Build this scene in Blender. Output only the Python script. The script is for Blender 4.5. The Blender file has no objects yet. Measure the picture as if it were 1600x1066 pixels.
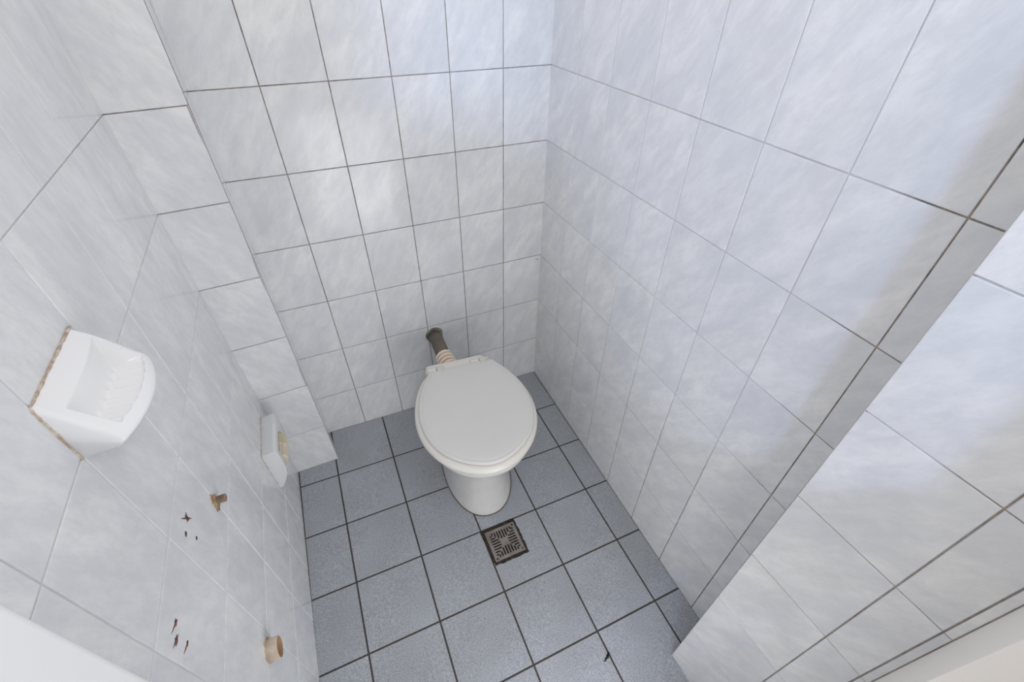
import bpy, bmesh, math, random
from mathutils import Vector, Matrix, noise
random.seed(7)
S = 0.202                      # one unit = height of one wall tile course, metres
C = bpy.context.scene.collection

# ------------------------------------------------------------------ camera
RM = ((0.9151371283025109, 0.2558963532129388, -0.3115141936004723),
      (-0.4030519981325552, 0.597146396710126, -0.6935165951132441),
      (0.008551210650449226, 0.7602192034593914, 0.6496103751388058))
cd = bpy.data.cameras.new('camera'); cam = bpy.data.objects.new('camera', cd); C.objects.link(cam)
M = Matrix(RM).to_4x4(); M.translation = Vector((-3.4514, -6.4502, 7.1361)) * S
cam.matrix_world = M
cd.sensor_width = 36.0; cd.lens = 700.7251 / 1600 * 36.0
cd.clip_start = 0.01
bpy.context.scene.camera = cam

# ------------------------------------------------------------------ world, lights, exposure
sc = bpy.context.scene
vs = sc.view_settings
vs.view_transform = 'Standard'; vs.look = 'None'; vs.gamma = 1.0; vs.use_curve_mapping = False
vs.exposure = 0.16
W = bpy.data.worlds.new('room_daylight'); sc.world = W; W.use_nodes = True
bg = W.node_tree.nodes['Background']
bg.inputs['Color'].default_value = (1.0, 0.975, 0.955, 1); bg.inputs['Strength'].default_value = 0.80
def area(name, loc, target, sx, sy, power, col):
    ld = bpy.data.lights.new(name, 'AREA'); ld.shape = 'RECTANGLE'; ld.size = sx * S; ld.size_y = sy * S
    ld.energy = power; ld.color = col
    o = bpy.data.objects.new(name, ld); C.objects.link(o)
    l = Vector(loc) * S; o.location = l
    o.rotation_euler = (Vector(target) * S - l).to_track_quat('-Z', 'Y').to_euler()
    return o
# daylight from the hallway window behind the camera
w_ = area('hallway_window_daylight', (-5.0, -9.6, 9.0), (-1.9, 0.0, 6.3), 0.6, 0.3, 4.1, (0.47, 0.62, 1.0))
w_.data.spread = math.radians(115)
# unseen fill lamp added low behind the doorway to brighten floor and left wall
area('hallway_fill_light', (-2.2, -7.75, 1.9), (-4.9, -4.2, 1.6), 3.4, 3.6, 4.3, (0.95, 0.97, 1.0))
# second unseen lamp, added overhead to fill the lower room
area('overhead_fill_lamp', (-1.7, -7.3, 9.8), (-4.2, -3.2, 1.5), 2.6, 1.6, 2.4, (0.94, 0.97, 1.0))

# ------------------------------------------------------------------ materials
def mat(name, col, rough=0.5, metal=0.0, coat=0.0, spec=0.5):
    m = bpy.data.materials.new(name); m.use_nodes = True
    b = m.node_tree.nodes['Principled BSDF']
    b.inputs['Base Color'].default_value = (*col, 1); b.inputs['Roughness'].default_value = rough
    b.inputs['Metallic'].default_value = metal; b.inputs['Coat Weight'].default_value = coat
    b.inputs['Specular IOR Level'].default_value = spec
    return m
def N(m, t, **kw):
    n = m.node_tree.nodes.new(t)
    for k, v in kw.items(): setattr(n, k, v)
    return n
def L(m, a, b): m.node_tree.links.new(a, b)
def ramp(m, fac, stops):
    r = N(m, 'ShaderNodeValToRGB'); e = r.color_ramp.elements
    while len(e) < len(stops): e.new(0.5)
    for i, (p, c) in enumerate(stops): e[i].position = p; e[i].color = (*c, 1)
    L(m, fac, r.inputs[0]); return r
def noise_n(m, vec, scale, detail=4, rough=0.55, dist=0.0):
    n = N(m, 'ShaderNodeTexNoise'); n.inputs['Scale'].default_value = scale; n.inputs['Detail'].default_value = detail
    n.inputs['Roughness'].default_value = rough; n.inputs['Distortion'].default_value = dist
    if vec is not None: L(m, vec, n.inputs['Vector'])
    return n
def mixc(m, fac, a, b, mode='MIX'):
    x = N(m, 'ShaderNodeMix', data_type='RGBA', blend_type=mode)
    for s, v in ((0, fac), (6, a), (7, b)):
        if isinstance(v, (int, float)): x.inputs[s].default_value = v
        elif isinstance(v, tuple): x.inputs[s].default_value = (*v, 1)
        else: L(m, v, x.inputs[s])
    return x.outputs[2]
def bump(m, h, strength, dist):
    b = N(m, 'ShaderNodeBump'); b.inputs['Strength'].default_value = strength; b.inputs['Distance'].default_value = dist
    L(m, h, b.inputs['Height']); L(m, b.outputs[0], m.node_tree.nodes['Principled BSDF'].inputs['Normal'])

def marble_tile(name, ang, tone=1.0):
    """glazed white ceramic tile printed with faint grey-blue diagonal clouds, each tile its own cut"""
    m = mat(name, (.8, .8, .8), 0.12, spec=0.40)
    bs = m.node_tree.nodes['Principled BSDF']
    uv = N(m, 'ShaderNodeUVMap'); at = N(m, 'ShaderNodeAttribute'); at.attribute_name = 'tile_id'
    cx = N(m, 'ShaderNodeCombineXYZ'); mu = N(m, 'ShaderNodeMath', operation='MULTIPLY'); mu.inputs[1].default_value = 37.0
    L(m, at.outputs['Fac'], mu.inputs[0]); L(m, mu.outputs[0], cx.inputs[2])
    ad = N(m, 'ShaderNodeVectorMath', operation='ADD'); L(m, uv.outputs[0], ad.inputs[0]); L(m, cx.outputs[0], ad.inputs[1])
    rt = N(m, 'ShaderNodeMapping', vector_type='TEXTURE'); rt.inputs['Rotation'].default_value = (0, 0, ang)
    rt.inputs['Scale'].default_value = (1.0, 0.42, 1.0)
    L(m, ad.outputs[0], rt.inputs['Vector'])
    n1 = noise_n(m, rt.outputs[0], 4.5, 4, 0.55, 0.5)
    n2 = noise_n(m, rt.outputs[0], 14.0, 9, 0.72, 0.2)
    n3 = noise_n(m, ad.outputs[0], 4.0, 3, 0.5)
    a = ramp(m, n1.outputs[0], [(0.36, (1, 1, 1)), (0.66, (0, 0, 0))])
    b = ramp(m, n2.outputs[0], [(0.40, (1, 1, 1)), (0.60, (0, 0, 0))])
    c1 = mixc(m, a.outputs[0], (.765 * tone, .778 * tone, .81 * tone), (.885 * tone, .885 * tone, .885 * tone))
    c2 = mixc(m, b.outputs[0], (.66 * tone, .672 * tone, .70 * tone), c1)
    mx = mixc(m, 0.5, c1, c2)
    w = ramp(m, n3.outputs[0], [(0.4, (1, 1, 1)), (0.7, (.975, .97, .96))])
    L(m, mixc(m, 1.0, mx, w.outputs[0], 'MULTIPLY'), bs.inputs['Base Color'])
    g = noise_n(m, uv.outputs[0], 9.0, 2, 0.5)
    bump(m, g.outputs[0], 0.02, 0.008)
    return m
TILE_UP = marble_tile('marbled_white_tile_rising', math.radians(58))
TILE_UPD = marble_tile('marbled_white_tile_rising_side', math.radians(55))
TILE_DN = marble_tile('marbled_white_tile_falling', math.radians(72))

def grout_mat(name):
    m = mat(name, (.3, .28, .26), 0.9, spec=0.1)
    at = N(m, 'ShaderNodeAttribute'); at.attribute_name = 'clean_lit'
    tc = N(m, 'ShaderNodeTexCoord')
    n = noise_n(m, tc.outputs['Object'], 9.0, 4, 0.6); n2 = noise_n(m, tc.outputs['Object'], 70.0, 3, 0.6)
    sm = N(m, 'ShaderNodeMath', operation='MULTIPLY_ADD'); sm.inputs[1].default_value = 0.9; L(m, n.outputs[0], sm.inputs[0])
    sb = N(m, 'ShaderNodeMath', operation='SUBTRACT'); L(m, at.outputs['Fac'], sb.inputs[0]); sb.inputs[1].default_value = 0.45
    L(m, sb.outputs[0], sm.inputs[2])
    d = ramp(m, n2.outputs[0], [(0.35, (.11, .09, .075)), (0.5, (.21, .17, .14)), (0.7, (.36, .27, .20))])
    L(m, mixc(m, sm.outputs[0], d.outputs[0], (.66, .66, .66)), m.node_tree.nodes['Principled BSDF'].inputs['Base Color'])
    return m
GROUT = grout_mat('wall_grout')
def speckle_mat():
    m = mat('speckled_grey_floor_tile', (.3, .3, .3), 0.42, spec=0.4)
    tc = N(m, 'ShaderNodeTexCoord'); at = N(m, 'ShaderNodeAttribute'); at.attribute_name = 'tile_id'
    n1 = noise_n(m, tc.outputs['Object'], 330.0, 4, 0.8); n2 = noise_n(m, tc.outputs['Object'], 7.0, 4, 0.6)
    r = ramp(m, n1.outputs[0], [(0.30, (.20, .22, .245)), (0.48, (.37, .395, .435)), (0.60, (.50, .525, .565)), (0.72, (.74, .76, .79))])
    w = ramp(m, n2.outputs[0], [(0.35, (1.0, 1.0, 1.0)), (0.7, (.90, .89, .87))])
    c = mixc(m, 1.0, r.outputs[0], w.outputs[0], 'MULTIPLY')
    t = N(m, 'ShaderNodeMapRange'); L(m, at.outputs['Fac'], t.inputs[0]); t.inputs[3].default_value = 0.96; t.inputs[4].default_value = 1.05
    hs = N(m, 'ShaderNodeHueSaturation'); L(m, c, hs.inputs['Color']); L(m, t.outputs[0], hs.inputs['Value'])
    L(m, hs.outputs[0], m.node_tree.nodes['Principled BSDF'].inputs['Base Color'])
    bump(m, n1.outputs[0], 0.25, 0.0006)
    return m
FLOOR = speckle_mat()
FGROUT = mat('dark_floor_grout', (.085, .075, .066), 0.95, spec=0.1)
def mottled(name, a, b, scale, rough, bmp=0.0, metal=0.0, lo=0.4, hi=0.65, spec=0.5, coat=0.0):
    m = mat(name, a, rough, metal, coat, spec)
    tc = N(m, 'ShaderNodeTexCoord'); n = noise_n(m, tc.outputs['Object'], scale, 5, 0.6)
    r = ramp(m, n.outputs[0], [(lo, a), (hi, b)])
    L(m, r.outputs[0], m.node_tree.nodes['Principled BSDF'].inputs['Base Color'])
    if bmp: bump(m, n.outputs[0], 0.6, bmp)
    return m
PORC = mottled('toilet_porcelain', (.73, .715, .695), (.68, .67, .65), 14, 0.13, spec=0.5)
SEATP = mottled('yellowed_seat_plastic', (.80, .765, .70), (.82, .80, .755), 9, 0.28)
LIDP = mottled('toilet_lid_plastic', (.74, .73, .705), (.755, .75, .735), 6, 0.38, spec=0.35)  # greyer than the seat: shade on the lid is put into the colour
HINGE = mottled('hinge_plastic', (.72, .71, .66), (.66, .64, .58), 30, 0.35)
CER = mat('white_ceramic', (.93, .93, .935), 0.10, spec=0.5)
CER2 = mat('white_ceramic_holder', (.76, .765, .775), 0.14, spec=0.5)
STAIN = mottled('stained_sealant', (.46, .33, .24), (.76, .68, .58), 90, 0.85, 0.002)
RUSTSEAL = mottled('brown_base_seal', (.10, .065, .04), (.22, .15, .10), 60, 0.9)
PIPE = mottled('old_brown_plastic_pipe', (.125, .105, .085), (.19, .15, .115), 30, 0.55)
FLANGE = mottled('green_brown_wall_rosette', (.12, .105, .085), (.30, .31, .24), 45, 0.5)
RUBBER = mottled('orange_cream_rubber', (.50, .28, .18), (.66, .42, .29), 25, 0.6)
RUBBERC = mottled('cream_rubber_ridge', (.80, .70, .58), (.84, .78, .68), 25, 0.6)
STEEL = mottled('worn_drain_steel', (.33, .30, .285), (.22, .195, .18), 22, 0.42, metal=0.35)
DARK = mottled('black_drain_grime', (.018, .014, .010), (.06, .042, .028), 60, 0.9, 0.004)
ROLLC = mottled('cream_roller_plastic', (.66, .58, .42), (.74, .68, .55), 40, 0.5)
WHITEP = mat('white_door_paint', (.90, .905, .915), 0.45)
BEIGE = mottled('beige_wall_paint', (.97, .93, .875), (.97, .935, .885), 5, 0.7)
REVEALM = mottled('reveal_trim_plaster', (.66, .655, .655), (.60, .585, .575), 8, 0.4)
CHIP = mottled('exposed_brown_plaster', (.30, .20, .12), (.55, .45, .28), 70, 0.95, 0.004)
CHIPD = mottled('dark_rust_hole', (.10, .04, .03), (.22, .11, .08), 90, 0.9)
PVC = mottled('dirty_cream_pvc', (.70, .62, .50), (.52, .40, .30), 35, 0.6)
PVCIN = mottled('orange_brown_pipe_inside', (.50, .30, .17), (.40, .26, .17), 30, 0.7)
BRASS = mottled('corroded_threaded_pipe', (.26, .18, .12), (.42, .30, .22), 60, 0.6, metal=0.2)
LEAF = mat('dark_leaf_scrap', (.008, .007, .006), 0.7)

# ------------------------------------------------------------------ helpers
def fl(x, y): return -0.0124 * x + 0.0079 * y          # the floor falls slightly to the drain
def link(name, bm, m, parent=None, smooth=False, mats=None):
    me = bpy.data.meshes.new(name)
    bm.normal_update()
    bm.to_mesh(me); bm.free()
    for k in (mats or [m]): me.materials.append(k)
    if smooth:
        for p in me.polygons: p.use_smooth = True
    o = bpy.data.objects.new(name, me); C.objects.link(o)
    if parent is not None: o.parent = parent
    return o
def thing(name, label, cat, loc, group=None):
    o = bpy.data.objects.new(name, None); C.objects.link(o); o.location = Vector(loc) * S
    o.empty_display_size = 0.02
    o['label'] = label; o['category'] = cat
    if group: o['group'] = group
    return o
def tag(o, label, cat, group=None, loc=None):
    o['label'] = label; o['category'] = cat
    if group: o['group'] = group
    return o
def struct(o): o['kind'] = 'structure'; return o
class Local:
    """adds geometry given in room units and keeps the mesh local to its thing's origin"""
    def __init__(s, origin): s.o = Vector(origin); s.bm = bmesh.new()
    def v(s, p): return s.bm.verts.new((Vector(p) - s.o) * S)
    def f(s, vs, mi=0):
        try:
            f = s.bm.faces.new(vs); f.material_index = mi; return f
        except ValueError: return None
    def rings(s, rings, cap0=True, cap1=True, closed=True, mi=0, loop=False):
        R = [[s.v(p) for p in r] for r in rings]
        n = len(R[0])
        pairs = list(zip(R[:-1], R[1:])) + ([(R[-1], R[0])] if loop else [])
        for a, b in pairs:
            for k in range(n if closed else n - 1):
                s.f((a[k], a[(k + 1) % n], b[(k + 1) % n], b[k]), mi)
        if not loop:
            if cap0: s.f(list(reversed(R[0])), mi)
            if cap1: s.f(R[-1], mi)
        return R
    def tube(s, pts, radii, n=32, mi=0, cap0=True, cap1=True):
        pts = [Vector(p) for p in pts]; rings = []
        for i, p in enumerate(pts):
            t = (pts[min(i + 1, len(pts) - 1)] - pts[max(i - 1, 0)])
            if t.length < 1e-9: t = pts[-1] - pts[0]
            t.normalize()
            u = t.orthogonal().normalized() if i == 0 else (uprev - t * uprev.dot(t)).normalized()
            uprev = u; w = t.cross(u)
            rings.append([p + (u * math.cos(a) + w * math.sin(a)) * radii[i] for a in [2 * math.pi * k / n for k in range(n)]])
        return s.rings(rings, cap0, cap1, mi=mi)
    def box(s, lo, hi, mi=0):
        x0, y0, z0 = lo; x1, y1, z1 = hi
        a = [s.v(p) for p in ((x0, y0, z0), (x1, y0, z0), (x1, y1, z0), (x0, y1, z0), (x0, y0, z1), (x1, y0, z1), (x1, y1, z1), (x0, y1, z1))]
        for q in ((3, 2, 1, 0), (4, 5, 6, 7), (0, 1, 5, 4), (1, 2, 6, 5), (2, 3, 7, 6), (3, 0, 4, 7)): s.f([a[k] for k in q], mi)
    def fix(s): bmesh.ops.recalc_face_normals(s.bm, faces=s.bm.faces); return s
def bevelled(o, w, seg=3, ang=40):
    b = o.modifiers.new('bevel', 'BEVEL'); b.width = w * S; b.segments = seg; b.limit_method = 'ANGLE'; b.angle_limit = math.radians(ang)
    for p in o.data.polygons: p.use_smooth = True
    return o

def tiled(name, P, nrm, cols, rows, tile, clean_lit, usign=1, gap=0.0050, skip=None, tilt=0.0012, back=0.3, floorlike=False, grout=None):
    """a tiled surface: rounded tiles one by one over a grout bed, with the wall body behind. P(d, r) -> point in units"""
    n = Vector(nrm).normalized()
    bm = bmesh.new(); uvl = bm.loops.layers.uv.new('UVMap')
    tid = bm.faces.layers.float.new('tile_id'); cl = bm.verts.layers.float.new('clean_lit')
    rnd = random.Random(len(name) * 13 + len(cols))
    for i in range(len(cols) - 1):
        for j in range(len(rows) - 1):
            d0, d1, r0, r1 = cols[i], cols[i + 1], rows[j], rows[j + 1]
            idv = rnd.random()
            jit = [rnd.uniform(-tilt, tilt) for _ in range(4)]
            rings = []
            for ins, dep in ((0.0, -0.013), (0.0006, -0.0045), (0.0025, -0.0012), (0.0065, 0.0)):
                g = gap + ins
                ring = []
                for k, (a, b) in enumerate(((d0 + g, r0 + g), (d1 - g, r0 + g), (d1 - g, r1 - g), (d0 + g, r1 - g))):
                    p = Vector(P(a, b)) + n * (dep + jit[k])
                    v = bm.verts.new(p * S); v[cl] = 0.5
                    ring.append((v, (a * usign * S, (b if floorlike else p.z) * S)))
                rings.append(ring)
            def mk(q):
                f = bm.faces.new([x[0] for x in q]); f[tid] = idv; f.material_index = 0
                for lp, x in zip(f.loops, q): lp[uvl].uv = x[1]
            for a, b in zip(rings[:-1], rings[1:]):
                for k in range(4): mk((a[k], a[(k + 1) % 4], b[(k + 1) % 4], b[k]))
            mk(rings[-1])
    # grout bed, finely divided so that its dirt and painted light can vary
    fine_c = [cols[0] + (cols[-1] - cols[0]) * k / 40 for k in range(41)]
    fine_r = [rows[0] + (rows[-1] - rows[0]) * k / 40 for k in range(41)]
    G = {}
    for i, d in enumerate(fine_c):
        for j, r in enumerate(fine_r):
            p = Vector(P(d, r)); v = bm.verts.new((p + n * -0.0075) * S); v[cl] = clean_lit(d, p.z); G[i, j] = v
    for i in range(40):
        for j in range(40):
            f = bm.faces.new((G[i, j], G[i + 1, j], G[i + 1, j + 1], G[i, j + 1])); f.material_index = 1
    # wall body behind the tiles
    c4 = [Vector(P(a, b)) for a, b in ((cols[0], rows[0]), (cols[-1], rows[0]), (cols[-1], rows[-1]), (cols[0], rows[-1]))]
    f4 = [bm.verts.new((p - n * 0.008) * S) for p in c4]; b4 = [bm.verts.new((p - n * back) * S) for p in c4]
    for v in f4 + b4: v[cl] = 0.5
    for k in range(4):
        f = bm.faces.new((f4[k], f4[(k + 1) % 4], b4[(k + 1) % 4], b4[k])); f.material_index = 1
    f = bm.faces.new(b4[::-1]); f.material_index = 1
    # orientation: tile fronts must face along n
    bm.normal_update()
    flip = [f for f in bm.faces if f.material_index == 0 and len(f.verts) == 4]
    bmesh.ops.recalc_face_normals(bm, faces=bm.faces)
    o = link(name, bm, None, mats=[tile, grout or GROUT])
    return struct(o)

# ------------------------------------------------------------------ room shell
TOP = 8
def rowlist(h, n=TOP): return [0.0] + [h + k for k in range(n)]
def smooth(a, b, x):
    t = min(1, max(0, (x - a) / (b - a))); return t * t * (3 - 2 * t)

# rows are given as heights; the floor row follows the floor
def P_back(d, z): return (-d, -0.0088 * z, z - 0.0016 * d)
tiled('wall_back', P_back, (0, -1, 0), [-0.02, .7494, 1.4995, 2.2496, 2.9997, 3.7498, 4.47], [-0.03] + [1.0116 + k for k in range(TOP)],
      TILE_UP, lambda d, z: 0.12 + 0.22 * smooth(4.5, 7, z) * smooth(3.5, 1.0, d), usign=-1)  # grout painted a little paler where the window light falls
def P_right(d, z): return (-0.0027 * d - 0.0047 * z, -d, z)
tiled('wall_right', P_right, (-1, 0, 0), [-0.02] + [.7852 + k * .7504 for k in range(7)] + [5.74], [-0.06] + [1.0116 + k for k in range(TOP)],
      TILE_UPD, lambda d, z: 0.02 + 0.85 * smooth(2.4, 4.6, z + 0.25 * d) * (1 - 0.85 * smooth(4.7, 5.1, d)), usign=1)  # grout painted pale in the window light, brown in the pier's shadow
def P_left(d, z):
    y = -.6979 - d
    return (-5.065 + .007 * d - .008 * z, y, z - .014 * d)
tiled('wall_left', P_left, (1, 0, 0), [-0.02, .357] + [1.1084 + k * .7514 for k in range(7)], [-0.0] + [.9798 + k for k in range(TOP)],
      TILE_DN, lambda d, z: 0.92 - 0.45 * smooth(1.2, 0.0, z) - 0.35 * smooth(5.2, 5.9, z) * smooth(2.6, 0.0, d), usign=1)
# boxed-in pier at the far left corner
def P_pl(d, z):
    lean = -(.008 + (.0062 - .008) * d / .7005) * z
    return (-5.065 + d + lean, -.6979 + .0267 * d, z + .0254 * d)
tiled('wall_left_pier', P_pl, (0, -1, 0), [-0.01, .7005], [-0.0] + [.9798 + k for k in range(TOP)],
      TILE_UP, lambda d, z: 0.12, usign=-1, back=0.02, gap=0.0042)
def P_rev(d, z):   # narrow side of the pier, running back to the rear wall
    t = d / .68
    return (-4.3655 - .0062 * z - 0.062 * t, -.679 + .68 * t, z)
tiled('wall_left_pier_side', P_rev, (1, 0, 0), [0.0, .68], [0.0] + [1.0116 + k for k in range(TOP)],
      TILE_DN, lambda d, z: 0.30, usign=1, back=0.02, gap=0.006)
# projecting pier beside the doorway, right
def P_pr(d, z): return (-.66 + .051 * d + .0031 * z, -5.6418 - d, z - .0127 * d)
tiled('wall_right_pier', P_pr, (-1, 0, 0), [0.0, .745, 1.037, 1.092], [-0.06, .9848] + [1.9848 + k for k in range(TOP)],
      TILE_UPD, lambda d, z: 0.28 + 0.55 * smooth(3.9, 4.6, z) * smooth(0.7, 0.3, d), usign=1, back=0.02, gap=0.0042)  # paler grout painted over the lit upper part of the pier
def P_prs(d, z): return (-.657 + .0031 * z + d, -5.6425, z)
tiled('wall_right_pier_side', P_prs, (0, 1, 0), [0.0, .66], [-0.06, .9848] + [1.9848 + k for k in range(TOP)],
      TILE_UP, lambda d, z: 0.2, usign=1, back=0.02)
# floor
def P_floor(a, b): return (-a, -b, fl(-a, -b))
tiled('floor', P_floor, (0, 0, 1), [0.006, .4511, 1.441, 2.4309, 3.4208, 4.4107, 5.056], [-0.004] + [1.0431 + k * .9899 for k in range(6)] + [7.6],
      FLOOR, lambda d, z: 0, gap=0.0115, tilt=0.0, back=0.4, floorlike=True, grout=FGROUT)
# beige doorway jamb, and an unseen slab added to block the window light
def slab(name, poly, y0, y1, m):
    b = Local((0, 0, 0))
    b.rings([[(x, y0, z) for x, z in poly], [(x, y1, z) for x, z in poly]]); b.fix()
    return struct(link(name, b.bm, m))
top = 8.4
slab('light_blocker', [(-6.6, 4.3), (-1.39, 4.3), (-1.39, 5.85), (-2.2, 5.65), (-2.6, 5.85), (-2.9, 6.15), (-3.15, 6.45), (-3.3, 7.0), (-3.45, 7.5), (-3.58, 7.84), (-3.9, 8.02), (-6.6, 8.02)], -7.05, -6.95, BEIGE)  # added blocker, top edge cut to cast the shadow's outline
slab('wall_front_right', [(-1.39, -0.2), (0.3, -0.2), (0.3, top), (-1.39, top)], -7.3, -6.735, BEIGE)
b = Local((0, 0, 0)); b.box((-5.35, -6.6, -0.2), (-4.17, -5.78, top)); b.fix()
struct(bevelled(link('trim_1', b.bm, WHITEP), 0.03))

# ------------------------------------------------------------------ toilet
HX, HY = -2.086, -1.158
AX = Vector((-.087, -.996)); BX = Vector((.996, -.087))
def T(lx, ly, z): return (HX + BX.x * lx + AX.x * ly, HY + BX.y * lx + AX.y * ly, z)
ORG = T(0.045, .8, fl(-2.1, -2)) 
toilet = thing('toilet', 'white floor-standing toilet with its lid closed, in front of the back wall', 'toilet', ORG)
def catmull(pts, n):
    out = []; m = len(pts)
    for i in range(m):
        p0, p1, p2, p3 = [Vector(pts[(i + k) % m]) for k in (-1, 0, 1, 2)]
        for s in range(8):
            t = s / 8
            out.append(0.5 * ((2 * p1) + (p2 - p0) * t + (2 * p0 - 5 * p1 + 4 * p2 - p3) * t * t + (3 * p1 - p0 - 3 * p2 + p3) * t ** 3))
    L_ = [0]
    for i in range(len(out)): L_.append(L_[-1] + (out[(i + 1) % len(out)] - out[i]).length)
    res = []
    k = 0
    for q in range(n):
        tgt = L_[-1] * q / n
        while L_[k + 1] < tgt: k += 1
        f = (tgt - L_[k]) / max(1e-9, L_[k + 1] - L_[k])
        res.append(out[k].lerp(out[(k + 1) % len(out)], f))
    return res
def sym(half, cx): return [(cx + w, y) for y, w in half] + [(cx - w, y) for y, w in reversed(half) if w > 1e-6]
def inset(poly, d):
    n = len(poly); r = []
    for i in range(n):
        t = (poly[(i + 1) % n] - poly[i - 1]).normalized(); nn = Vector((-t.y, t.x))
        r.append(poly[i] + nn * d)
    return r
CX = 0.045
seat_o = catmull(sym([(0.02, .40), (.10, .53), (.285, .685), (.55, .80), (.85, .872), (1.18, .888), (1.5, .82), (1.8, .655), (2.0, .44), (2.12, .2), (2.15, 0)], CX), 96)
A = sum(seat_o[i].x * seat_o[(i + 1) % 96].y - seat_o[(i + 1) % 96].x * seat_o[i].y for i in range(96))
SG = 1 if A > 0 else -1
lid_o = catmull(sym([(.135, .44), (.22, .56), (.40, .665), (.62, .755), (.88, .815), (1.16, .828), (1.45, .775), (1.72, .64), (1.92, .44), (2.05, .20), (2.09, 0)], CX + .005), 96)
def R3(poly, d, z): return [T(p.x, p.y, z) for p in inset(poly, d * SG)]
def R4(poly, f, z): return [T(CX + (p.x - CX) * f, 1.12 + (p.y - 1.12) * f, z) for p in poly]
# bowl: pedestal rising to the rim
def egg(front, rear, hw, n=64, cx=CX, p=2.3):
    cy = rear + (front - rear) * 0.46; r = []
    for k in range(n):
        a = 2 * math.pi * k / n; c, s_ = math.cos(a), math.sin(a)
        ex = 2 / p
        x = hw * math.copysign(abs(c) ** ex, c)
        L2 = (front - cy) if s_ > 0 else (cy - rear)
        y = cy + L2 * math.copysign(abs(s_) ** ex, s_)
        r.append((cx + x, y))
    return r
b = Local(ORG)
z0 = fl(-2.1, -2)
secs = [(z0 + .005, 1.66, -.28, .585, 2.15), (.04, 1.665, -.28, .585, 2.15), (.12, 1.64, -.27, .57, 2.15), (.4, 1.57, -.26, .535, 2.15), (.8, 1.54, -.25, .52, 2.1), (1.1, 1.60, -.24, .55, 2.1), (1.35, 1.74, -.22, .63, 2.1), (1.55, 1.90, -.2, .735, 2.1), (1.70, 2.03, -.18, .815, 2.1), (1.80, 2.095, -.17, .85, 2.1), (1.88, 2.12, -.16, .865, 2.1), (1.925, 2.115, -.15, .86, 2.1), (1.935, 2.08, -.12, .83, 2.1)]
b.rings([[T(x, y, z) for x, y in egg(f, r, hw, p=pp, cx=CX + .02 * (1 - z / 2))] for z, f, r, hw, pp in secs]); 
b.fix(); bowl = link('bowl', b.bm, PORC, toilet, smooth=True); bowl.location = (0, 0, 0)
b = Local(ORG)
b.rings([[T(x, y, z) for x, y in egg(1.66 + g, -.28 - g, .585 + g, p=2.15, cx=CX + .02)] for g, z in ((.013, z0 + 0.0), (.011, z0 + .012), (-.01, z0 + .022))]); b.fix()
o = link('base_seal', b.bm, RUSTSEAL, toilet, smooth=True); o['label'] = 'brown stained seal around the foot'
b = Local(ORG)
b.rings([R3(seat_o, .03, 1.937), R3(seat_o, .004, 1.955), R3(seat_o, 0, 1.985), R3(seat_o, .012, 2.025), R3(seat_o, .04, 2.047), R3(seat_o, .09, 2.055), R4(seat_o, .70, 2.05), R4(seat_o, .67, 2.0), R4(seat_o, .68, 1.945)], loop=True); b.fix()
o = link('seat', b.bm, SEATP, toilet, smooth=True); o['label'] = 'slightly yellowed cream plastic seat ring'
b = Local(ORG)
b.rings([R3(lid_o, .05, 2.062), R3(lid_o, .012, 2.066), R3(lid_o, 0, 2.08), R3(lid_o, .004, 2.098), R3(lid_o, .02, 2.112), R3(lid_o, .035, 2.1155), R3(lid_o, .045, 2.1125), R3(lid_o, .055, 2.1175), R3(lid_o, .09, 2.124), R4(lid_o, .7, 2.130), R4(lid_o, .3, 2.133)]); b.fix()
o = link('lid', b.bm, LIDP, toilet, smooth=True); o['label'] = 'flat plastic lid, shade painted in as pale grey'
b = Local(ORG)
hp = catmull([(-.49, .15), (-.505, .03), (-.45, -.03), (-.2, -.035), (0, -.035), (.2, -.035), (.42, -.03), (.475, .03), (.47, .15), (.2, .17), (0, .175), (-.2, .17)], 64)
A2 = sum(hp[i].x * hp[(i + 1) % 64].y - hp[(i + 1) % 64].x * hp[i].y for i in range(64)); s2 = 1 if A2 > 0 else -1
b.rings([[T(p.x, p.y, z) for p in inset(hp, g * s2)] for g, z in ((0, 1.99), (0, 2.06), (.01, 2.08), (.03, 2.09))]); b.fix()
link('hinge_plate', b.bm, SEATP, toilet, smooth=True)
for x0, x1, xk in ((-.495, -.215, None), (.215, .49, .53)):
    b = Local(ORG)
    xm = x0 + (x1 - x0) * .55
    b.tube([T(x0, .105, 2.085), T(x0 + .01, .105, 2.085), T(xm - .012, .105, 2.085), T(xm - .01, .105, 2.085)], [.038, .05, .05, .045], 20)
    b.tube([T(xm + .004, .105, 2.085), T(xm + .008, .105, 2.085), T(x1 - .01, .105, 2.085), T(x1, .105, 2.085)], [.04, .046, .046, .036], 20)
    # leaf of the hinge reaching onto the lid
    q = [T(xm + .01, .11, 2.13), T(x1 - .02, .11, 2.13), T(x1 - .03, .20, 2.125), T(xm + .02, .20, 2.125)]
    q2 = [(p[0], p[1], p[2] - .06) for p in q]
    b.rings([q2, q]);
    if xk: b.tube([T(x1, .105, 2.09), T(xk - .012, .105, 2.09), T(xk, .105, 2.09)], [.03, .03, .02], 14)
    b.fix(); link('hinge', b.bm, HINGE, toilet, smooth=False)
    
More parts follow.
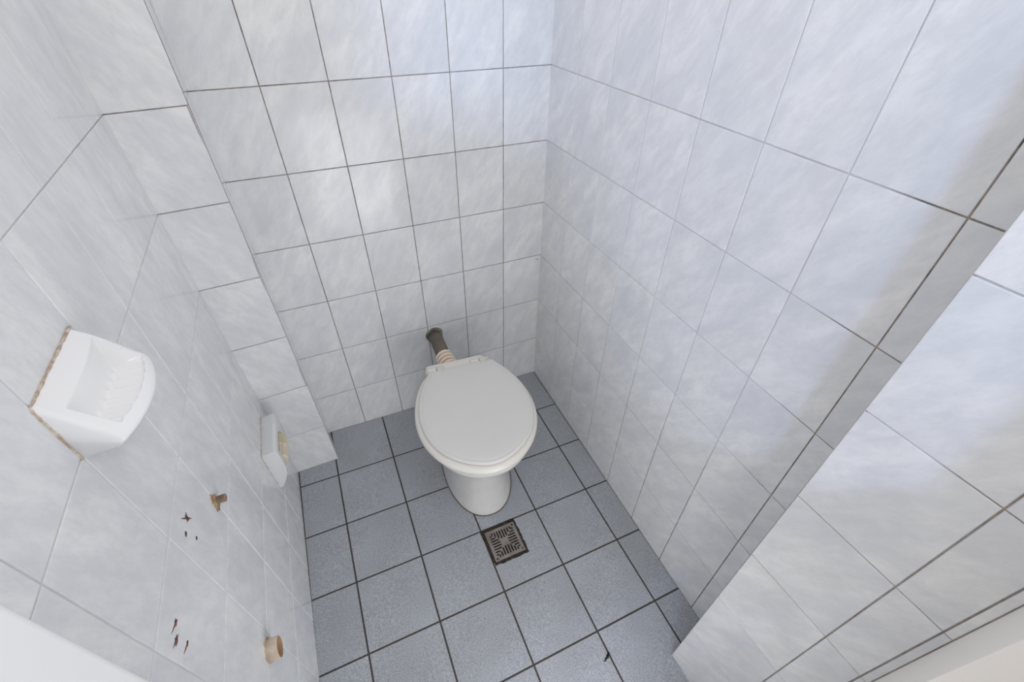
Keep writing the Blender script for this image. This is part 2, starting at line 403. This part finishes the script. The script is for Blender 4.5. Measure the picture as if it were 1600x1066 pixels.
# ------------------------------------------------------------------ flush pipe from the wall into the back of the toilet
FO = (-2.148, 0, 1.79)
fp = thing('flush_pipe', 'short brown waste pipe running from the back wall into the toilet', 'pipe', FO)
pts = [Vector((-2.146, 0.02, 1.80)), Vector((-2.146, -.2, 1.79)), Vector((-2.148, -.45, 1.77)), Vector((-2.15, -.62, 1.76))]
b = Local(FO); b.tube(pts, [.122] * 4, 36); b.fix(); link('pipe', b.bm, PIPE, fp, smooth=True)
b = Local(FO)
prof = [(.02, .155), (-.012, .163), (-.030, .160), (-.036, .152), (-.034, .143), (-.012, .136), (-.010, .120)]
b.tube([(-2.146, y + (-.0001 * i), 1.80) for i, (y, r) in enumerate(prof)], [r for y, r in prof], 40)
b.fix(); o = link('wall_flange', b.bm, FLANGE, fp, smooth=True); o['label'] = 'grimy round collar where the pipe meets the tiles'
b = Local(FO); pr = []
ys = [-.60 - .0121 * k for k in range(30)]
for k, y in enumerate(ys):
    t = k / 29
    pr.append(.132 + .026 * (0.5 + 0.5 * math.sin(k * 2 * math.pi / 7.0)) + .010 * t)
RR = b.tube([(-2.15 + .03 * (k / 29), y, 1.757 - .02 * k / 29) for k, y in enumerate(ys)], pr, 36)
b.bm.verts.index_update()
for f in b.bm.faces:
    k = min(v.index for v in f.verts) // 36
    f.material_index = 1 if math.sin(k * 2 * math.pi / 7.0) > .15 else 0
b.fix(); o = link('rubber_sleeve', b.bm, None, fp, smooth=True, mats=[RUBBER, RUBBERC]); o['label'] = 'ribbed orange and cream rubber connector'

# ------------------------------------------------------------------ floor drain
DX, DY = -2.1375, -3.333
DZ = fl(DX, DY)
dr = thing('floor_drain', 'square metal floor drain grate set in the grey floor tiles', 'drain', (DX, DY, DZ))
rndd = random.Random(3)
b = Local((DX, DY, DZ))
oc = [(-2.448, -3.030), (-1.855, -3.030), (-1.842, -3.625), (-2.415, -3.628)]
ring = []
for i in range(4):
    p, q = Vector(oc[i]), Vector(oc[(i + 1) % 4])
    for k in range(14):
        r = p.lerp(q, k / 14); nn = Vector((q - p)).normalized(); nn = Vector((-nn.y, nn.x))
        ring.append(r + nn * (rndd.uniform(-.010, .012) if k else 0))
b.rings([[(p.x, p.y, DZ + z) for p in ring] for z in (-.01, .0085)]); b.fix()
o = link('grime_border', b.bm, DARK, dr); o['label'] = 'black grimy joint around the grate'
from mathutils.geometry import tessellate_polygon
loops = [[(-2.391, -3.083), (-1.884, -3.080), (-1.884, -3.584), (-2.388, -3.582)]]
def slot(cx_, cy_, lx, ly_):
    w, h = lx / 2, ly_ / 2; r = min(w, h) * .9; pts_ = []
    for sx, sy, a0 in ((1, 1, 0), (-1, 1, 90), (-1, -1, 180), (1, -1, 270)):
        for k in range(4):
            a = math.radians(a0 + 30 * k); pts_.append((cx_ + sx * (w - r) + r * math.cos(a), cy_ + sy * (h - r) + r * math.sin(a)))
    loops.append(pts_)
PX, PY = -2.1365, -3.332
for q in range(4):
    for xi in (-.155, -.111, -.067, -.0225, .0225, .067, .111, .155):
        y0_, y1_ = max(.062, abs(xi) + .010), .205
        if abs(xi) > .14: y0_ = .153
        cxx, cyy = xi, (y0_ + y1_) / 2; lw, lh = .027, y1_ - y0_
        for _ in range(q): cxx, cyy, lw, lh = -cyy, cxx, lh, lw
        slot(PX + cxx, PY + cyy, lw, lh)
for sx, sy in ((1, 1), (-1, 1), (-1, -1), (1, -1)): slot(PX + sx * .212, PY + sy * .212, .034, .034)
b = Local((DX, DY, DZ))
flat = [p for l in loops for p in l]
tv = [b.v((x, y, DZ + .0185)) for x, y in flat]; bv = [b.v((x, y, DZ + .0088)) for x, y in flat]
for tri in tessellate_polygon([[Vector((x, y, 0)) for x, y in l] for l in loops]): b.f([tv[k] for k in tri])
k0 = 0
for l in loops:
    n_ = len(l)
    for k in range(n_): b.f((tv[k0 + k], tv[k0 + (k + 1) % n_], bv[k0 + (k + 1) % n_], bv[k0 + k]))
    k0 += n_
b.fix(); plate = link('grate_plate', b.bm, STEEL, dr)
for sx, sy in ((-1, 1), (1, -1)):
    b = Local((DX, DY, DZ)); x, y = PX + sx * .212, PY + sy * .212
    b.tube([(x, y, DZ + .008), (x, y, DZ + .0165), (x, y, DZ + .018)], [.0135, .0135, .010], 14); b.fix()
    o = link('screw', b.bm, STEEL if sx < 0 else RUSTSEAL, dr)

# ------------------------------------------------------------------ soap dish on the left wall
YF, YN = -3.345, -4.078       # far and near ends
XW, ZT, ZB = -5.087, 5.365, 4.925
sd = thing('soap_dish', 'white ceramic soap dish with ribbed basin on the left wall', 'soap dish', (XW, (YF + YN) / 2, ZB))
b = Local((XW, (YF + YN) / 2, ZB))
NS, NT = 140, 110
def front_x(s):                 # bulging front edge
    return XW + .235 + .095 * math.sin(math.pi * min(1, max(0, s))) ** .75 + .035 * (1 - s)
def rim_z(x): return ZT - 1.20 * (x - XW)
top_v = {}
def dish_pt(s, t):
    y = YF + (YN - YF) * s; fx = front_x(s)
    x = XW + (fx - XW) * t
    z = ZT - (.335 + .03 * (s - .5)) * t + .022 * (1 - s) ** 3 * math.sin(math.pi * min(1, t * 1.3))
    # rounded outer edges
    ed = min(s, 1 - s) * (abs(YN - YF)); et = (1 - t) * (fx - XW)
    e = min(ed, et); rr = .035
    if e < rr: z -= rr - math.sqrt(max(0, rr * rr - (rr - e) ** 2))
    # basin: a hopper with a sloping far side, steep back and near sides and a ribbed floor
    s0, s1, t0, t1 = .07, .90, .30, .90
    if s0 < s < s1 and t0 < t < t1:
        Ly, Lx = abs(YN - YF), fx - XW
        ds0, ds1, dt0, dt1 = (s - s0) * Ly, (s1 - s) * Ly, (t - t0) * Lx, (t1 - t) * Lx
        rp = lambda tt: ZT - .335 * tt
        rib = .030 * (0.5 + 0.5 * math.cos((y - YF) * 2 * math.pi / .088))
        fz = ZT - .315 - .02 * t
        cand = [fz + rib, rp(t) - 1.9 * ds0, rp(t0) - 4.0 * dt0, rp(t) - 4.5 * ds1, rp(t1) + .01 - 2.5 * dt1]
        kk = 90.0; m_ = max(cand)
        hz = m_ + math.log(sum(math.exp(kk * (c - m_)) for c in cand)) / kk
        dep = max(0, z - hz)
        z = min(z, hz)
        u_ = (t - t0) / (t1 - t0)
        x -= .40 * dep * (1 - u_) ** 2
    return (x, y, z)
Vt = [[b.v(dish_pt(i / NS, j / NT)) for j in range(NT + 1)] for i in range(NS + 1)]
for i in range(NS):
    for j in range(NT): b.f((Vt[i][j], Vt[i + 1][j], Vt[i + 1][j + 1], Vt[i][j + 1]))
# skirt down to the underside
def under(s, t):
    y = YF + (YN - YF) * (.012 + .976 * s); fx = front_x(s) - .03
    x = XW + (fx - XW) * t
    zz = dish_pt(s, t)[2]
    return (x, y, ZB + .02 * t)
edge = [(i, 0) for i in range(NS)] + [(NS, j) for j in range(NT)] + [(i, NT) for i in range(NS, 0, -1)] + [(0, j) for j in range(NT, 0, -1)]
bot = [b.v(under(i / NS, j / NT)) for i, j in edge]
for k in range(len(edge)):
    a, c = edge[k], edge[(k + 1) % len(edge)]
    b.f((Vt[a[0]][a[1]], bot[k], bot[(k + 1) % len(edge)], Vt[c[0]][c[1]]))
b.f(bot); b.fix()
link('dish_body', b.bm, CER, sd, smooth=True)
def bead(o, pts, r, parent, m=STAIN, name='sealant_bead', label='brown stained joint along the wall'):
    b = Local(o); P_ = []
    rb = random.Random(5); seg = 26
    for a, c in zip(pts[:-1], pts[1:]):
        for k in range(seg): P_.append(Vector(a).lerp(Vector(c), k / seg))
    P_.append(Vector(pts[-1]))
    b.tube(P_, [r * rb.uniform(.55, 1.15) for _ in P_], 8, mi=0); b.fix()
    q = link(name, b.bm, m, parent, smooth=True); q['label'] = label; return q
bead((XW, (YF + YN) / 2, ZB), [(XW + .006, YF, ZT), (XW + .006, YN, ZT - .002), (XW + .008, YN, ZB)], .0085, sd)

# ------------------------------------------------------------------ roll holder lower on the left wall
HW = -5.078; HF, HN = -1.06, -1.80; HT, HB = 1.955, 1.19
ho = (HW, (HF + HN) / 2, HB)
rh = thing('roll_holder', 'white ceramic toilet roll holder with cream roller on the left wall', 'roll holder', ho)
b = Local(ho)
armp = [(HW, HT), (HW + .16, HT + .025), (HW + .20, HT), (HW + .212, HT - .11), (HW + .212, HT - .38), (HW + .19, HT - .50), (HW + .12, HT - .66), (HW + .05, HT - .76), (HW, HT - .785)]
cavp = [(HW, HT), (HW + .16, HT + .025), (HW + .20, HT), (HW + .207, HT - .09), (HW + .04, HT - .12), (HW + .03, HT - .3), (HW + .03, HT - .55), (HW + .03, HT - .70), (HW, HT - .75)]
b.rings([[(x, y, z) for x, z in pr_] for y, pr_ in ((HN, armp), (HN + .085, armp), (HN + .095, cavp), (HF - .18, cavp), (HF - .19, armp), (HF, armp))])
b.fix(); o = link('holder_body', b.bm, CER2, rh); bevelled(o, .022, 3, 30)
b = Local(ho); nr = 64; ry0, ry1 = HN + .10, HF - .195; rx, rz = HW + .155, HT - .29
rings = []
L1 = [(0, .09), (.02, .105), (.46, .105), (.47, .115), (.56, .115), (.57, .098), (.98, .098), (1, .085)]
for t, r in L1:
    rings.append([(rx + (r * (1 + (.11 if k % 4 < 2 else 0))) * math.cos(2 * math.pi * k / nr), ry0 + (ry1 - ry0) * t, rz + (r * (1 + (.11 if k % 4 < 2 else 0))) * math.sin(2 * math.pi * k / nr)) for k in range(nr)])
b.rings(rings); b.fix(); o = link('roller', b.bm, ROLLC, rh); o['label'] = 'cream ridged plastic roller'
bead(ho, [(HW + .004, HF, HT), (HW + .004, HN, HT), (HW + .006, HN, HT - .785)], .008, rh)

# ------------------------------------------------------------------ plumbing stubs and damage on the left wall
def blob(b, cy, cz, ry, rz, x, depth, n=22, seed=1, spikes=.25, mi=0):
    r = random.Random(seed); ring = []
    for k in range(n):
        a = 2 * math.pi * k / n; q = 1 + r.uniform(-spikes, spikes)
        ring.append((cy + ry * q * math.cos(a), cz + rz * q * math.sin(a)))
    b.rings([[(x - .01, y, z) for y, z in ring], [(x + depth, cy + (y - cy) * .9, cz + (z - cz) * .9) for y, z in ring], [(x + depth * .6, cy + (y - cy) * .45, cz + (z - cz) * .45) for y, z in ring]], mi=mi)
wo = (-5.073, -3.30, 3.22)
ws = thing('water_pipe_stub', 'threaded brown pipe end in a broken hole in the left wall', 'pipe', wo)
b = Local(wo); blob(b, -3.315, 3.235, .080, .10, -5.073, .010, 26, 4, .2); b.fix(); o = link('broken_hole', b.bm, CHIP, ws); o['label'] = 'crumbled brown and yellow plaster'
b = Local(wo); tp = []; tr = []
for k in range(22): tp.append(Vector((-5.075 + .0040 * k, -3.285, 3.215))); tr.append(.038 if k % 3 else .031)
b.tube(tp, tr, 18); b.fix(); link('pipe_end', b.bm, BRASS, ws)
po = (-5.056, -4.235, 1.93)
pv = thing('waste_pipe_stub', 'open cream plastic waste pipe end sticking out of the left wall', 'pipe', po)
b = Local(po)
ax = [(-5.075, .108), (-5.0, .106), (-4.95, .106), (-4.946, .100), (-4.95, .092), (-5.03, .090)]
c0 = Vector((0, -4.25, 1.93))
b.tube([Vector((x, -4.25, 1.93)) for x, r in ax][:3] + [Vector((-4.945, -4.25, 1.93))], [.108, .106, .106, .100], 30, cap1=False); b.fix()
link('pipe_wall', b.bm, PVC, pv, smooth=True)
b = Local(po)
n_ = 30
def rg(x, r): return [(x, -4.25 + r * math.cos(2 * math.pi * k / n_), 1.93 + r * math.sin(2 * math.pi * k / n_)) for k in range(n_)]
b.rings([rg(-4.945, .100), rg(-4.945, .090), rg(-4.99, .089), rg(-5.04, .088)], cap0=False); b.fix()
o = link('pipe_bore', b.bm, PVCIN, pv, smooth=False); o['label'] = 'orange brown inside of the pipe'
b = Local(po); blob(b, -4.235, 1.935, .135, .13, -5.062, .014, 24, 9, .14); b.fix(); link('plaster_ring', b.bm, PVC, pv)
def hole(cy, cz, ry, rz, label, seed, sp=.5, tail=None, grp=None, n=11):
    x = -5.065 + .007 * (-cy - .698) - .008 * cz
    o_ = (x, cy, cz); b = Local(o_)
    blob(b, cy, cz, ry, rz, x, .003, n, seed, sp)
    for ty, tz in (tail or ()):
        w = .009
        d = Vector((ty - cy, tz - cz)).normalized(); nn = Vector((-d.y, d.x)) * w
        q = [(x + .003, cy + nn.x, cz + nn.y), (x + .003, cy - nn.x, cz - nn.y), (x + .003, ty, tz)]
        b.rings([[(p[0] - .01, p[1], p[2]) for p in q], q])
    b.fix(); q = link('chipped_hole', b.bm, CHIPD); q.location = Vector(o_) * S
    return tag(q, label, 'hole', grp)
G_ = 'chipped screw holes in the left wall tiles'
hole(-3.765, 3.71, .020, .030, 'star-shaped chipped screw hole, nearest below the threaded pipe end', 11, .5, ((-3.822, 3.80), (-3.722, 3.63), (-3.73, 3.745), (-3.80, 3.70)), G_)
hole(-3.905, 3.705, .024, .016, 'reddish chipped hole just under the star-shaped one', 12, .4, None, G_)
hole(-3.85, 3.53, .020, .012, 'small pale-centred oval hole right of the reddish one', 13, .15, None, G_)
hole(-4.575, 3.715, .026, .014, 'uppermost of the three lower chipped holes, long dark crack', 14, .5, ((-4.665, 3.755), (-4.55, 3.70)), G_)
hole(-4.685, 3.69, .030, .018, 'double chipped hole, lower left of the three lower holes', 15, .5, ((-4.74, 3.715), (-4.635, 3.665)), G_)
hole(-4.655, 3.535, .024, .014, 'dark red chipped hole, right one of the three lower holes', 16, .4, ((-4.735, 3.57),), G_)
# tiny screw hole high in the far corner
b = Local((-.075, -.026, 2.935)); b.tube([(-.075, -.02, 2.93), (-.075, -.0275, 2.93)], [.011, .009], 12); b.fix()
o = link('screw_hole', b.bm, DARK); o.location = Vector((-.075, -.026, 2.935)) * S
tag(o, 'tiny dark screw hole in the back wall near the right corner', 'hole')
# leaf scrap on the floor
lx, ly = -1.488, -5.308; lz = fl(lx, ly)
b = Local((lx, ly, lz)); r5 = random.Random(8)
pts_ = [(-.065, -.05), (-.03, -.028), (-.035, -.012), (-.01, -.012), (.0, .012), (.012, .008), (.025, .03), (.055, .036), (.06, .02), (.04, -.005), (.015, -.018), (.02, -.03), (-.01, -.032), (-.03, -.048)]
ca, sa = math.cos(math.radians(-8)), math.sin(math.radians(-8))
pts_ = [(x * ca - y * sa, x * sa + y * ca) for x, y in pts_]
b.rings([[(lx + x, ly + y, lz + .001) for x, y in pts_], [(lx + x * .95, ly + y * .95, lz + .012 + .008 * math.sin(x * 60)) for x, y in pts_]]); b.fix()
o = link('leaf_scrap', b.bm, LEAF); o.location = Vector((lx, ly, lz)) * S
tag(o, 'small black leaf scrap on a joint of the floor tiles', 'leaf')
